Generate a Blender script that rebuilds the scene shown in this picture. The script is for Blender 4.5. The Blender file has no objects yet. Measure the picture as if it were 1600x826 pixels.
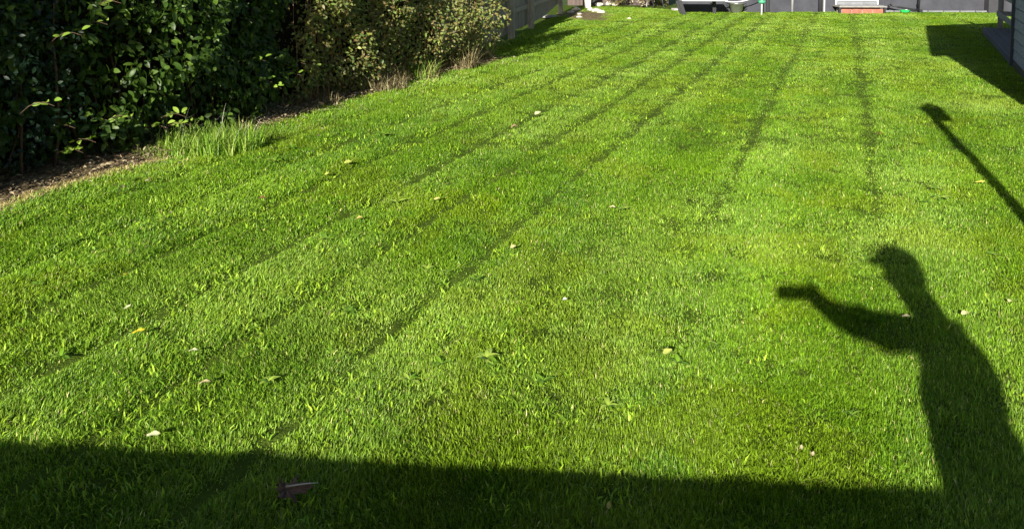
import bpy, bmesh, math, random
import numpy as np
from mathutils import Vector, Matrix, Euler
random.seed(7); RNG = np.random.default_rng(11)
scn = bpy.context.scene
COL = scn.collection
# ------------------------------------------------------------------ camera
F, CY, H, PIT = 1300.0, 16.0, 1.6, math.radians(4)
cam_d = bpy.data.cameras.new('camera'); cam = bpy.data.objects.new('camera', cam_d); COL.objects.link(cam)
cam.location = (0, 0, H); cam.rotation_euler = (math.radians(86), 0, 0)
cam_d.sensor_width = 36; cam_d.lens = F/1600*36; cam_d.shift_y = -(413-CY)/1600
cam_d.clip_start = 0.05; cam_d.clip_end = 2000
scn.camera = cam
# ------------------------------------------------------------------ sky and sun
EL, AZ = math.radians(21.3), math.radians(18.07)
world = bpy.data.worlds.new('World'); scn.world = world; world.use_nodes = True
wn = world.node_tree; bg = wn.nodes['Background']
sky = wn.nodes.new('ShaderNodeTexSky'); sky.sky_type = 'NISHITA'; sky.sun_disc = False
sky.sun_elevation = EL; sky.sun_rotation = math.radians(180)+AZ
wn.links.new(sky.outputs[0], bg.inputs[0]); bg.inputs[1].default_value = 0.05
sd = bpy.data.lights.new('sun', 'SUN'); sun = bpy.data.objects.new('sun', sd); COL.objects.link(sun)
sd.energy = 5.0; sd.angle = math.radians(0.55); sd.color = (1.0, 0.95, 0.86)
SD = Vector((math.sin(AZ)*math.cos(EL), math.cos(AZ)*math.cos(EL), -math.sin(EL)))
sun.rotation_euler = SD.to_track_quat('-Z', 'Y').to_euler(); sun.location = (-5, -12, 9)
scn.view_settings.view_transform = 'Standard'; scn.view_settings.look = 'None'
scn.view_settings.exposure = 1.25; scn.view_settings.gamma = 1.0; scn.view_settings.use_curve_mapping = False
scn.render.engine = 'CYCLES'

# ------------------------------------------------------------------ helpers
def G(u, v, z=0.0):
    "ground point (world x, y) seen at photo pixel u, v"
    x = (u-800)/F; d = (v-CY)/F
    dn = d*math.cos(PIT)+math.sin(PIT); fw = math.cos(PIT)-d*math.sin(PIT)
    t = (H-z)/dn
    return (x*t, fw*t)
def back(u, v, z):
    "point at height z whose sun shadow falls on the ground seen at u, v"
    x, y = G(u, v); k = z/math.tan(EL)
    return Vector((x-math.sin(AZ)*k, y-math.cos(AZ)*k, z))
def tag(o, label=None, cat=None, group=None, kind=None):
    for k, v in (('label', label), ('category', cat), ('group', group), ('kind', kind)):
        if v: o[k] = v
    return o
def empty(name, loc, rz=0.0):
    o = bpy.data.objects.new(name, None); COL.objects.link(o); o.location = loc; o.rotation_euler = (0, 0, rz)
    o.empty_display_size = 0.1
    return o
def pmesh(name, V, Fc, mats, colors=None, parent=None, smooth=False, midx=None):
    "numpy mesh. Fc: list of (n,k) index arrays"
    me = bpy.data.meshes.new(name)
    V = np.asarray(V, dtype=np.float32); n = len(V)
    me.vertices.add(n); me.vertices.foreach_set('co', V.ravel())
    loops = np.concatenate([f.ravel() for f in Fc]).astype(np.int32)
    tot = np.concatenate([np.full(len(f), f.shape[1], dtype=np.int32) for f in Fc])
    st = np.concatenate([[0], np.cumsum(tot)[:-1]]).astype(np.int32)
    me.loops.add(len(loops)); me.loops.foreach_set('vertex_index', loops)
    me.polygons.add(len(tot)); me.polygons.foreach_set('loop_start', st); me.polygons.foreach_set('loop_total', tot)
    if smooth: me.polygons.foreach_set('use_smooth', np.ones(len(tot), dtype=bool))
    me.update(calc_edges=True)
    if colors is not None:
        a = me.color_attributes.new('Col', 'FLOAT_COLOR', 'POINT')
        c = np.ones((n, 4), dtype=np.float32); c[:, :3] = colors; a.data.foreach_set('color', c.ravel())
    for m in (mats if isinstance(mats, (list, tuple)) else [mats]): me.materials.append(m)
    o = bpy.data.objects.new(name, me); COL.objects.link(o)
    if parent: o.parent = parent
    return o
class MB:
    def __init__(s): s.b = bmesh.new()
    def box(s, c, size, rz=0.0, rot=None, bevel=0.0):
        r = bmesh.ops.create_cube(s.b, size=1.0); vs = r['verts']
        R = rot if rot is not None else Matrix.Rotation(rz, 4, 'Z')
        if bevel:
            for v in vs: v.co = Vector((v.co.x*size[0], v.co.y*size[1], v.co.z*size[2]))
            es = list({e for v in vs for e in v.link_edges})
            rr = bmesh.ops.bevel(s.b, geom=es, offset=bevel, segments=2, affect='EDGES', profile=0.6)
            vs = list({v for f in rr['faces'] for v in f.verts} | {v for v in vs if v.is_valid})
            for v in vs: v.co = (R @ v.co) + Vector(c)
        else:
            for v in vs: v.co = (R @ Vector((v.co.x*size[0], v.co.y*size[1], v.co.z*size[2]))) + Vector(c)
        return s
    def tube(s, pts, rad, n=8, caps=True):
        pts = [Vector(p) for p in pts]
        rads = rad if isinstance(rad, (list, tuple)) else [rad]*len(pts)
        rings = []; up = Vector((0.13, 0.21, 0.97))
        for i, p in enumerate(pts):
            t = (pts[min(i+1, len(pts)-1)]-pts[max(i-1, 0)]).normalized()
            a = t.cross(up)
            if a.length < 0.05: a = t.cross(Vector((1, 0, 0)))
            a.normalize(); b = t.cross(a)
            rings.append([s.b.verts.new(p+(a*math.cos(2*math.pi*k/n)+b*math.sin(2*math.pi*k/n))*rads[i]) for k in range(n)])
        for i in range(len(rings)-1):
            for k in range(n):
                s.b.faces.new((rings[i][k], rings[i][(k+1) % n], rings[i+1][(k+1) % n], rings[i+1][k]))
        if caps:
            s.b.faces.new(rings[0][::-1]); s.b.faces.new(rings[-1])
        return s
    def lathe(s, c, prof, n=20, rz=0.0):
        rings = [[s.b.verts.new(Vector(c)+Vector((r*math.cos(2*math.pi*k/n), r*math.sin(2*math.pi*k/n), z))) for k in range(n)] for r, z in prof]
        for i in range(len(rings)-1):
            for k in range(n):
                s.b.faces.new((rings[i][k], rings[i][(k+1) % n], rings[i+1][(k+1) % n], rings[i+1][k]))
        s.b.faces.new(rings[0][::-1]); s.b.faces.new(rings[-1])
        return s
    def prism(s, poly, z0, z1, M=None):
        "poly in xy, extruded in z, then transformed"
        M = M or Matrix.Identity(4)
        lo = [s.b.verts.new(M @ Vector((x, y, z0))) for x, y in poly]; hi = [s.b.verts.new(M @ Vector((x, y, z1))) for x, y in poly]
        n = len(poly)
        for k in range(n): s.b.faces.new((lo[k], lo[(k+1) % n], hi[(k+1) % n], hi[k]))
        s.b.faces.new(lo[::-1]); s.b.faces.new(hi)
        return s
    def build(s, name, mat, parent=None, smooth=False, loc=None, rz=None):
        bmesh.ops.recalc_face_normals(s.b, faces=s.b.faces)
        me = bpy.data.meshes.new(name); s.b.to_mesh(me); s.b.free()
        if smooth:
            for p in me.polygons: p.use_smooth = True
        for m in (mat if isinstance(mat, (list, tuple)) else [mat]): me.materials.append(m)
        o = bpy.data.objects.new(name, me); COL.objects.link(o)
        if parent: o.parent = parent
        if loc is not None: o.location = loc
        if rz is not None: o.rotation_euler = (0, 0, rz)
        return o
_tab = RNG.random((8, 256, 256))
def vnoise(x, y, sc, k=0):
    "smooth value noise in 0..1, cell size sc metres"
    x = np.asarray(x)/sc+37.3*(k+1); y = np.asarray(y)/sc+11.7*(k+1)
    xi = np.floor(x).astype(int); yi = np.floor(y).astype(int); fx = x-xi; fy = y-yi
    fx = fx*fx*(3-2*fx); fy = fy*fy*(3-2*fy); T = _tab[k % 8]
    a = T[xi & 255, yi & 255]; b = T[(xi+1) & 255, yi & 255]; c = T[xi & 255, (yi+1) & 255]; d = T[(xi+1) & 255, (yi+1) & 255]
    return (a*(1-fx)+b*fx)*(1-fy)+(c*(1-fx)+d*fx)*fy
def fbm(x, y, sc, k=0, oct=3, rot=0.6):
    "layered noise with turned axes, so no grid shows"
    x, y = np.asarray(x), np.asarray(y); t = 0; a = 1.0; w = 0
    for i in range(oct):
        c, s_ = math.cos(rot+i*1.1), math.sin(rot+i*1.1)
        t = t+a*vnoise(x*c-y*s_, x*s_+y*c, sc/(2.1**i), k+i); w += a; a *= .55
    return t/w
def nd(mat): return mat.node_tree.nodes, mat.node_tree.links
def mat_basic(name, col, rough=0.7, var=0.25, scale=8.0, bump=0.0, bscale=60.0, metal=0.0, spec=0.5, stretch=(1, 1, 1), col2=None):
    m = bpy.data.materials.new(name); m.use_nodes = True; N, L = nd(m); b = N['Principled BSDF']
    tc = N.new('ShaderNodeTexCoord'); mp = N.new('ShaderNodeMapping'); mp.inputs['Scale'].default_value = stretch
    L.new(tc.outputs['Object'], mp.inputs[0])
    n = N.new('ShaderNodeTexNoise'); n.inputs['Scale'].default_value = scale; n.inputs['Detail'].default_value = 6; n.inputs['Roughness'].default_value = 0.62
    L.new(mp.outputs[0], n.inputs[0])
    r = N.new('ShaderNodeValToRGB'); L.new(n.outputs[0], r.inputs[0])
    c2 = col2 or tuple(min(1, c*(1+var)) for c in col)
    r.color_ramp.elements[0].position = 0.32; r.color_ramp.elements[0].color = (*[c*(1-var) for c in col], 1)
    r.color_ramp.elements[1].position = 0.7; r.color_ramp.elements[1].color = (*c2, 1)
    L.new(r.outputs[0], b.inputs['Base Color'])
    b.inputs['Roughness'].default_value = rough; b.inputs['Metallic'].default_value = metal; b.inputs['Specular IOR Level'].default_value = spec
    if bump:
        n2 = N.new('ShaderNodeTexNoise'); n2.inputs['Scale'].default_value = bscale; n2.inputs['Detail'].default_value = 5
        L.new(mp.outputs[0], n2.inputs[0])
        bp = N.new('ShaderNodeBump'); bp.inputs['Strength'].default_value = bump; bp.inputs['Distance'].default_value = 0.01
        L.new(n2.outputs[0], bp.inputs['Height']); L.new(bp.outputs[0], b.inputs['Normal'])
    return m
def mat_leaf(name, rough=0.45, trans=0.3, spec=0.4, tint=(1.25, 1.5, 0.5)):
    "leaf material taking its colour from the mesh attribute"
    m = bpy.data.materials.new(name); m.use_nodes = True; N, L = nd(m); b = N['Principled BSDF']
    a = N.new('ShaderNodeAttribute'); a.attribute_name = 'Col'
    L.new(a.outputs['Color'], b.inputs['Base Color']); b.inputs['Roughness'].default_value = rough; b.inputs['Specular IOR Level'].default_value = spec
    t = N.new('ShaderNodeBsdfTranslucent'); mx = N.new('ShaderNodeMixRGB'); mx.blend_type = 'MULTIPLY'; mx.inputs[0].default_value = 1.0
    L.new(a.outputs['Color'], mx.inputs[1]); mx.inputs[2].default_value = (*tint, 1); L.new(mx.outputs[0], t.inputs[0])
    ms = N.new('ShaderNodeMixShader'); ms.inputs[0].default_value = trans
    L.new(b.outputs[0], ms.inputs[1]); L.new(t.outputs[0], ms.inputs[2]); L.new(ms.outputs[0], N['Material Output'].inputs[0])
    return m

M = {}
M['grass'] = mat_leaf('grass_blade', 0.5, 0.30, 0.25, (1.2, 1.35, .4))
M['leaf'] = mat_leaf('hedge_leaf', 0.45, 0.30, 0.3, (1.6, 1.9, .4))
M['dead'] = mat_leaf('dry_stem', 0.8, 0.15, 0.2, (1.1, 1.0, .8))
M['fallen'] = mat_leaf('fallen_leaf', 0.6, 0.2, 0.3, (1.2, 1.1, .6))
M['thatch'] = mat_basic('thatch', (0.055, 0.090, 0.009), 0.95, 0.4, 9, 1.0, 90, spec=0.05, col2=(0.08, 0.125, 0.014))
M['soil'] = mat_basic('soil', (0.095, 0.068, 0.038), 0.95, 0.5, 14, 1.0, 60, spec=0.1, col2=(0.25, 0.19, 0.10))
M['field'] = mat_basic('field', (0.05, 0.08, 0.02), 0.95, 0.3, 0.6, spec=0.1)
M['core'] = mat_basic('light_block_core', (0.016, 0.014, 0.009), 0.95, 0.5, 14, 1.0, 40, spec=0.05)  # dark filling that keeps light out of the hedge interior
M['bark'] = mat_basic('bark', (0.10, 0.065, 0.04), 0.85, 0.4, 30, 0.6, 80, spec=0.2)
M['redbark'] = mat_basic('reddish_bark', (0.22, 0.12, 0.075), 0.8, 0.35, 30, 0.6, 80, spec=0.2)
M['fence'] = mat_basic('weathered_boards', (0.30, 0.265, 0.21), 0.85, 0.4, 9, 0.7, 40, spec=0.2, stretch=(6, 6, 0.6))
M['fpost'] = mat_basic('weathered_post', (0.34, 0.30, 0.24), 0.85, 0.35, 9, 0.7, 40, spec=0.2, stretch=(4, 4, 0.6))
M['concrete'] = mat_basic('pale_concrete', (0.50, 0.47, 0.42), 0.85, 0.2, 12, 0.5, 60, spec=0.2)
M['render'] = mat_basic('grey_render', (0.050, 0.051, 0.060), 0.9, 0.22, 2.2, 0.6, 120, spec=0.2)
M['pipe_and_shade'] = mat_basic('dark_pipe_and_shade', (0.03, 0.03, 0.035), 0.8, 0.2, 4, 0.3, 60)  # downpipe tone, also used as painted shade at the wall end
M['brownpanel'] = mat_basic('brown_panel', (0.085, 0.062, 0.052), 0.85, 0.3, 5, 0.4, 50, stretch=(5, 5, .6))
M['white'] = mat_basic('white_paint', (0.78, 0.77, 0.74), 0.5, 0.06, 6)
M['shed'] = mat_basic('blue_grey_stained_board', (0.33, 0.325, 0.37), 0.75, 0.35, 5, 0.8, 34, spec=0.3, stretch=(1.2, 1.2, 9))
M['shedtrim'] = mat_basic('dark_trim', (0.045, 0.055, 0.075), 0.7, 0.25, 10, 0.4, 60)
M['rail'] = mat_basic('weathered_rail', (0.23, 0.22, 0.195), 0.8, 0.25, 10, 0.5, 60, stretch=(1, 1, 1))
M['deck'] = mat_basic('deck_board', (0.05, 0.046, 0.043), 0.8, 0.3, 8, 0.6, 50)
M['felt'] = mat_basic('roof_felt', (0.05, 0.05, 0.055), 0.95, 0.2, 30, 0.5, 200)
M['brick'] = mat_basic('terracotta', (0.27, 0.10, 0.062), 0.85, 0.25, 10, 0.4, 60)
M['mortar'] = mat_basic('mortar', (0.33, 0.30, 0.27), 0.9, 0.15, 20)
M['black'] = mat_basic('black_metal', (0.012, 0.012, 0.014), 0.5, 0.2, 8)
M['silver'] = mat_basic('galvanised', (0.62, 0.62, 0.60), 0.33, 0.15, 12, metal=0.9)
M['green'] = mat_basic('green_plastic', (0.05, 0.30, 0.15), 0.4, 0.1, 8)
M['brightgreen'] = mat_basic('bright_green_plastic', (0.03, 0.60, 0.12), 0.4, 0.1, 8)
M['greytable'] = mat_basic('grey_slate', (0.16, 0.165, 0.175), 0.6, 0.2, 8)
M['stone'] = mat_basic('stone', (0.48, 0.43, 0.35), 0.9, 0.35, 16, 0.9, 40, spec=0.2)
M['kerb'] = mat_basic('kerb_stone', (0.34, 0.32, 0.26), 0.9, 0.3, 12, 0.6, 50)
M['pipe'] = mat_basic('pale_pipe', (0.33, 0.33, 0.33), 0.5, 0.1, 8)
M['skin'] = mat_basic('skin', (0.55, 0.33, 0.24), 0.55, 0.1, 20)
M['jacket'] = mat_basic('navy_fleece', (0.03, 0.045, 0.09), 0.9, 0.2, 40, 0.4, 200)
M['trousers'] = mat_basic('dark_denim', (0.03, 0.035, 0.05), 0.9, 0.2, 40, 0.4, 300)
M['capcloth'] = mat_basic('cap_cloth', (0.05, 0.05, 0.055), 0.9, 0.15, 40, 0.3, 300)
M['hair'] = mat_basic('hair', (0.05, 0.035, 0.025), 0.7, 0.3, 60)
M['paving'] = mat_basic('paving', (0.27, 0.26, 0.24), 0.9, 0.2, 3, 0.4, 60)

# ------------------------------------------------------------------ layout lines
HED = [(-5.6, 0.4), (-4.35, 3.2), G(0, 300), G(130, 265), G(230, 240), G(400, 192), G(480, 165), G(560, 143), G(650, 118), G(750, 98)]
HX = np.array([p[0] for p in HED]); HY = np.array([p[1] for p in HED])
hed_x = lambda y: np.interp(y, HY, HX)
FA, FB = Vector((*G(825, 45), 0)), Vector((*G(872, 22), 0))
fdir = (FB-FA).normalized()
shed_x = lambda y: 6.17+0.4802*(np.asarray(y)-9.94)
FAR = [G(*p) for p in ((965, 11), (1000, 12.2), (1030, 14), (1060, 16.8), (1140, 19), (1300, 19.3), (1545, 19.8))]
FX = np.array([-3]+[p[0] for p in FAR]+[16]); FY = np.array([FAR[0][1]]+[p[1] for p in FAR]+[FAR[-1][1]])
far_y = lambda x: np.interp(x, FX, FY)
WY = lambda x: FAR[4][1]+(x-FAR[4][0])*(FAR[6][1]-FAR[4][1])/(FAR[6][0]-FAR[4][0])+0.06     # back wall face line
MA = math.atan2(520, 1300)
qof = lambda x, y: x*math.cos(MA)-y*math.sin(MA)
TR = [(0.22, .9), (-0.70, .85), (-0.86, .3), (-1.22, .5), (-1.73, 1.0), (-2.25, 1.0), (-2.78, 1.0), (-3.32, .95), (-3.85, .8), (-4.4, .7), (1.12, .35), (1.9, .3), (2.6, .3)]
def track(x, y):
    "0..1 strength of the mower wheel lines"
    q = qof(x, y)+0.05*(fbm(x, y, .9, 3)-0.5)*2
    t = np.zeros_like(q)
    for k, (c, s) in enumerate(TR):
        yy = np.asarray(y)
        br = np.clip(2.6*fbm(x+3*k, y-2*k, 0.6, 4)-0.75, 0, 1)
        w = 0.012+0.008*s+0.002*yy; w2 = 0.026+0.014*s+0.0036*yy
        g = s*np.maximum(np.exp(-((q-c)/w)**2)*br*np.clip(1.2-.05*yy, .1, 1), 1.0*np.clip(1.08-.030*yy, .6, 1)*np.exp(-((q-c)/w2)**2)*np.clip(.86+.3*(fbm(x, y, .6, 1+k % 4)-.5)*2, 0, 1))
        if c > -1.5: g = g*np.clip((yy-3.2)/2.2, .15, 1)
        t = np.maximum(t, g)
    return t
def gz(x, y):
    "height of the lawn surface"
    return 0.020*(fbm(x, y, 0.9, 1, 3, 1.0)-0.5)+0.010*(fbm(x, y, 0.28, 2, 2, .3)-0.5)-0.016*track(x, y)

# ------------------------------------------------------------------ ground sheets
def sheet(name, xs, ys, zf, mat, kind='structure'):
    X, Y = np.meshgrid(xs, ys); n, m = X.shape
    V = np.stack([X.ravel(), Y.ravel(), zf(X.ravel(), Y.ravel())], 1)
    i = np.arange(n*m).reshape(n, m)
    Fq = np.stack([i[:-1, :-1].ravel(), i[:-1, 1:].ravel(), i[1:, 1:].ravel(), i[1:, :-1].ravel()], 1)
    return tag(pmesh(name, V, [Fq], mat, smooth=True), kind=kind)
sheet('ground', np.linspace(-400, 400, 21), np.linspace(-400, 600, 21), lambda x, y: 0*x-0.06, M['field'])
sheet('lawn', np.arange(-8, 15.01, 0.09), np.arange(0.55, 24.9, 0.09), gz, M['thatch'])
# soil strip under the hedge, spilling ragged onto the lawn edge
ys = np.arange(0.5, 12.6, 0.06); V = []; Fq = []
for i, y in enumerate(ys):
    x0 = float(hed_x(y)); e = 0.10+0.16*float(vnoise(x0, y, 0.5, 5))+0.05*float(vnoise(x0, y, .12, 6))
    if y < 6.6: e += 0.10
    for j, t in enumerate(np.linspace(-1.3, e, 9)):
        z = 0.018+0.03*float(vnoise(x0+t, y, 0.2, 6))-(0.035 if j == 8 else 0)
        V.append((x0+t, y, z))
    if i:
        for j in range(8): a = (i-1)*9+j; Fq.append((a, a+1, a+10, a+9))
tag(pmesh('soil_bed', V, [np.array(Fq)], M['soil'], smooth=True), kind='structure')

# ------------------------------------------------------------------ grass
def soil_edge(x, y):
    e = 0.10+0.16*vnoise(hed_x(y), y, 0.5, 5)+0.05*vnoise(hed_x(y), y, .12, 6)
    return hed_x(y)+e+np.where(y < 6.6, .10, 0)
def lawn_mask(x, y):
    inside = np.where(y < 12.3, x > soil_edge(x, y)-0.05, x > FA.x+(y-FA.y)*fdir.x/fdir.y+0.04)
    inside &= np.where(y < 16.5, x < shed_x(y)+0.05, True)
    return inside & (y < far_y(x)+0.03*np.sin(x*9)) & (y > 0.6)
def blades(x, y, hgt, wid, lean, az, col, five=True):
    n = len(x); z0 = gz(x, y)-0.004
    phi = RNG.random(n)*2*np.pi                                   # facing of the blade
    sx, sy = np.cos(phi)*wid/2, np.sin(phi)*wid/2
    lx, ly = np.cos(az), np.sin(az)
    h1 = hgt*0.55; l1 = np.sin(lean*0.55)*h1; z1 = np.cos(lean*0.55)*h1
    h2 = hgt*0.45; l2 = l1+np.sin(lean*1.35)*h2; z2 = z1+np.cos(np.minimum(lean*1.35, 1.9))*h2
    P = [np.stack([x-sx, y-sy, z0], 1), np.stack([x+sx, y+sy, z0], 1)]
    if five:
        P += [np.stack([x+lx*l1+sx*.9, y+ly*l1+sy*.9, z0+z1], 1), np.stack([x+lx*l1-sx*.9, y+ly*l1-sy*.9, z0+z1], 1), np.stack([x+lx*l2, y+ly*l2, z0+z2], 1)]
        V = np.stack(P, 1); b = np.arange(n)*5
        Fc = [np.stack([b, b+1, b+2, b+3], 1), np.stack([b+3, b+2, b+4], 1)]; k = 5
    else:
        P += [np.stack([x+lx*l2, y+ly*l2, z0+z2], 1)]
        V = np.stack(P, 1); b = np.arange(n)*3; Fc = [np.stack([b, b+1, b+2], 1)]; k = 3
    c = np.repeat(col[:, None, :], k, 1)
    return V.reshape(-1, 3), Fc, c.reshape(-1, 3)
def grass_colour(x, y):
    n = len(x)
    fresh = np.array([0.172, 0.308, 0.010]); deep = np.array([0.074, 0.175, 0.009]); pale = np.array([0.37, 0.51, 0.085]); straw = np.array([0.56, 0.50, 0.20]); moss = np.array([0.20, 0.27, 0.008])
    a = np.clip((fbm(x, y, 0.5, 0)-.5)*1.1+.5+RNG.normal(0, .25, n), 0, 1)[:, None]
    c = deep*(1-a)+fresh*a
    p = np.clip((fbm(x, y, 1.0, 5)-0.42)*1.2+RNG.normal(0, .25, n), 0, .9)[:, None]; c = c*(1-p)+pale*p
    m = np.clip((fbm(x, y, 0.5, 3, 4)-0.56)*5, 0, .38)[:, None]; c = c*(1-m)+moss*m
    s = (RNG.random(n) < 0.018+0.10*np.clip(fbm(x, y, .35, 2)-.6, 0, 1))[:, None]; c = np.where(s, straw*(0.6+0.6*RNG.random((n, 1))), c)
    e = x-soil_edge(x, y); sp = np.where(y < 12.3, np.clip(.6-e/.22, 0, .6)*(y < 6.9)+np.clip(.35-e/.3, 0, .35), 0)
    c = np.where((RNG.random(n) < sp)[:, None], np.array([[.46, .38, .17]]), c)
    return c*(0.5+0.95*RNG.random((n, 1)))
Vs, F4, F3, Cs, off = [], [], [], [], 0
rings = [(1.5, 3.2, 56000, .0031, 1), (3.2, 4.6, 40000, .0036, 1), (4.6, 6.6, 24000, .0041, 1), (6.6, 9.5, 14000, .0050, 0), (9.5, 14, 7500, .0068, 0), (14, 24.5, 3600, .0100, 0)]
for y0, y1, dens, wid, five in rings:
    xw = 0.66*y1+0.9
    n = int(2*xw*(y1-y0)*dens)
    x = RNG.uniform(-xw, xw, n); y = RNG.uniform(y0, y1, n)
    k = (np.abs(x) < 0.66*y+0.9) & lawn_mask(x, y); x, y = x[k], y[k]
    tr = track(x, y); cl = fbm(x, y, 0.13, 3, 3)
    k = RNG.random(len(x)) < np.clip(1.9*cl-.05, .2, 1)*(1-0.58*tr); x, y, tr, cl = x[k], y[k], tr[k], cl[k]
    n = len(x)
    side = np.clip((hed_x(y)+2.4-x)/2.4, 0, 1)                      # coarser, rougher turf towards the hedge
    hgt = (0.007+0.022*cl+0.009*RNG.random(n)+0.016*side*fbm(x, y, .2, 6))*(1-0.55*tr)*(1+0.5*(RNG.random(n) < .05))
    hgt = hgt*(1+0.2*fbm(x, y, 1.3, 2))
    lean = np.clip(RNG.normal(0.68, 0.36, n), 0.02, 1.45)
    # neighbouring blades lie the same way (mower combing), swinging from patch to patch
    strip = np.sign(np.sin(np.pi*(qof(x, y)+.06*(fbm(x, y, .7, 2)-.5)-0.22)/0.52)+RNG.normal(0, .35, n))
    base = math.pi/2-MA+np.where(strip > 0, 0.0, math.pi)
    az = np.where(RNG.random(n) < 0.74, base+RNG.normal(0, .6, n), (fbm(x, y, .16, 1)*6*np.pi+RNG.normal(0, 1.0, n)))
    lean = np.where(strip > 0, lean*1.25, lean*.85)
    V, Fc, C = blades(x, y, hgt, wid*(0.7+0.6*RNG.random(n))*(1+.35*side), lean, az, grass_colour(x, y), five)
    for f in Fc: (F4 if f.shape[1] == 4 else F3).append(f+off)
    Vs.append(V); Cs.append(C); off += len(V)
# coarse broad bladed grass and clover-like leaves standing in clumps
for y0, y1, dens, wid in ((2.0, 4.2, 6500, .0062), (4.2, 7, 3800, .0075), (7, 12, 1500, .010)):
    xw = .66*y1+.9; n = int(2*xw*(y1-y0)*dens); x = RNG.uniform(-xw, xw, n); y = RNG.uniform(y0, y1, n)
    lf = np.clip((0.8-x)/3.5, 0.0, 1)                               # more of it on the left half
    k = lawn_mask(x, y) & (np.abs(x) < .66*y+.9) & (fbm(x, y, .22, 6, 3, .3) > .66-.17*lf-.03*(x < 1.5)) & (RNG.random(n) < .6); x, y = x[k], y[k]; n = len(x)
    c = np.where((RNG.random(n) < .5)[:, None], np.array([[.30, .44, .03]]), np.array([[.16, .30, .02]]))*(.5+.8*RNG.random((n, 1)))
    V, Fc, C = blades(x, y, (.022+.022*RNG.random(n))*(1+.15*lf[k]), wid*(.6+.7*RNG.random(n)), np.clip(RNG.normal(.95, .35, n), .1, 1.5), RNG.random(n)*6.283, c, 1)
    for f in Fc: (F4 if f.shape[1] == 4 else F3).append(f+off)
    Vs.append(V); Cs.append(C); off += len(V)
tag(pmesh('lawn_grass', np.concatenate(Vs), [np.concatenate(F4), np.concatenate(F3)], M['grass'], np.concatenate(Cs)),
    'short mown green grass covering the whole lawn', 'grass', kind='stuff')
print('grass verts', off)

# ------------------------------------------------------------------ leaf scattering
def leaf_tmpl(w=0.42, fold=0.12, curl=0.15, seg=4):
    "unit length leaf along +x, normal +z"
    V = []; Fq = []
    for i in range(seg+1):
        t = i/seg; ww = w/2*(math.sin(math.pi*min(1, t*0.94+0.04))**0.75); z = -curl*(t-0.4)**2
        V += [(t, -ww, z+fold*ww), (t, 0, z), (t, ww, z+fold*ww)]
    for i in range(seg):
        a = 3*i; Fq += [(a, a+3, a+4, a+1), (a+1, a+4, a+5, a+2)]
    return np.array(V), np.array(Fq)
def scatter(P, Xd, Nd, size, col, tmpl):
    "copy tmpl to P with axis Xd and normal Nd"
    TV, TF = tmpl; n = len(P)
    Xd = Xd/np.linalg.norm(Xd, axis=1, keepdims=True)
    Yd = np.cross(Nd, Xd); Yd /= np.linalg.norm(Yd, axis=1, keepdims=True)+1e-9; Zd = np.cross(Xd, Yd)
    V = P[:, None, :]+size[:, None, None]*(TV[None, :, 0:1]*Xd[:, None, :]+TV[None, :, 1:2]*Yd[:, None, :]+TV[None, :, 2:3]*Zd[:, None, :])
    Fq = (TF[None]+(np.arange(n)*len(TV))[:, None, None]).reshape(-1, TF.shape[1])
    C = np.repeat(col[:, None, :], len(TV), 1)
    return V.reshape(-1, 3), Fq, C.reshape(-1, 3)
def hedge_pts(y0, y1, n, height, foot=0.16, bulge=0.35, seed=0, thick=0.4, out=0.0, far=0.0):
    "points spread through the outer shell of a hedge that follows the base line; far>0: extends along its end too"
    y = RNG.uniform(y0, y1, n); z = RNG.random(n)**0.85*height
    x0 = hed_x(y); e = 0.25
    tx, ty = hed_x(y+e)-hed_x(y-e), 2*e+0*y; L = np.hypot(tx, ty); nx, ny = ty/L, -tx/L
    prof = -foot*np.clip(1-z/0.34, 0, 1)+0.10*np.clip(z/0.7, 0, 1)
    bump = (vnoise(y, z*1.0, 0.55, seed)-0.5)*bulge+(vnoise(y, z, 0.20, seed+1)-0.5)*bulge*0.5
    d = RNG.exponential(0.10, n).clip(0, thick)
    o = (out(y) if callable(out) else out)+prof+bump-d
    P = np.stack([x0+nx*o, y+ny*o, np.maximum(z, .02)], 1)
    Nn = np.stack([nx, ny, 0*nx], 1)
    return P, Nn, d
def core(name, y0, y1, height, parent, depth=0.36):  # solid dark body added inside a hedge to block light
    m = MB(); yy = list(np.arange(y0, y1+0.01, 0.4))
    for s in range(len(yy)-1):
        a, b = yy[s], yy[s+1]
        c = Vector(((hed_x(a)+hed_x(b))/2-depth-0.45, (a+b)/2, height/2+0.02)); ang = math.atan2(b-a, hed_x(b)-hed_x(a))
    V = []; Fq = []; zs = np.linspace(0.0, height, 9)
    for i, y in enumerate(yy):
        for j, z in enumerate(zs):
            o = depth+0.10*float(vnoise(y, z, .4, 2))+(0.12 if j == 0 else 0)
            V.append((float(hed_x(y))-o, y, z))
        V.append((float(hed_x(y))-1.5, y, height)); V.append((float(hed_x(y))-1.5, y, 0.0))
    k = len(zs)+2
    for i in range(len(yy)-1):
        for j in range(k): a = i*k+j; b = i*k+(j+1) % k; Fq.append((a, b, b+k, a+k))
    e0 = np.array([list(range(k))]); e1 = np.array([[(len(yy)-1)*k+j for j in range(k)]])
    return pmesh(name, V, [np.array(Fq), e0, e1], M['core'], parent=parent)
def rnd(n): return RNG.normal(0, 1, (n, 3))
def leafdirs(N, n, down=0.4, jit=0.8, sunward=0.0):
    up = np.array([[0, 0, 1.0]])
    nn = N*0.8+up*0.45+rnd(n)*0.5-np.array([list(SD)])*sunward
    xd = N*0.35-up*down+rnd(n)*jit
    return xd, nn
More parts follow.
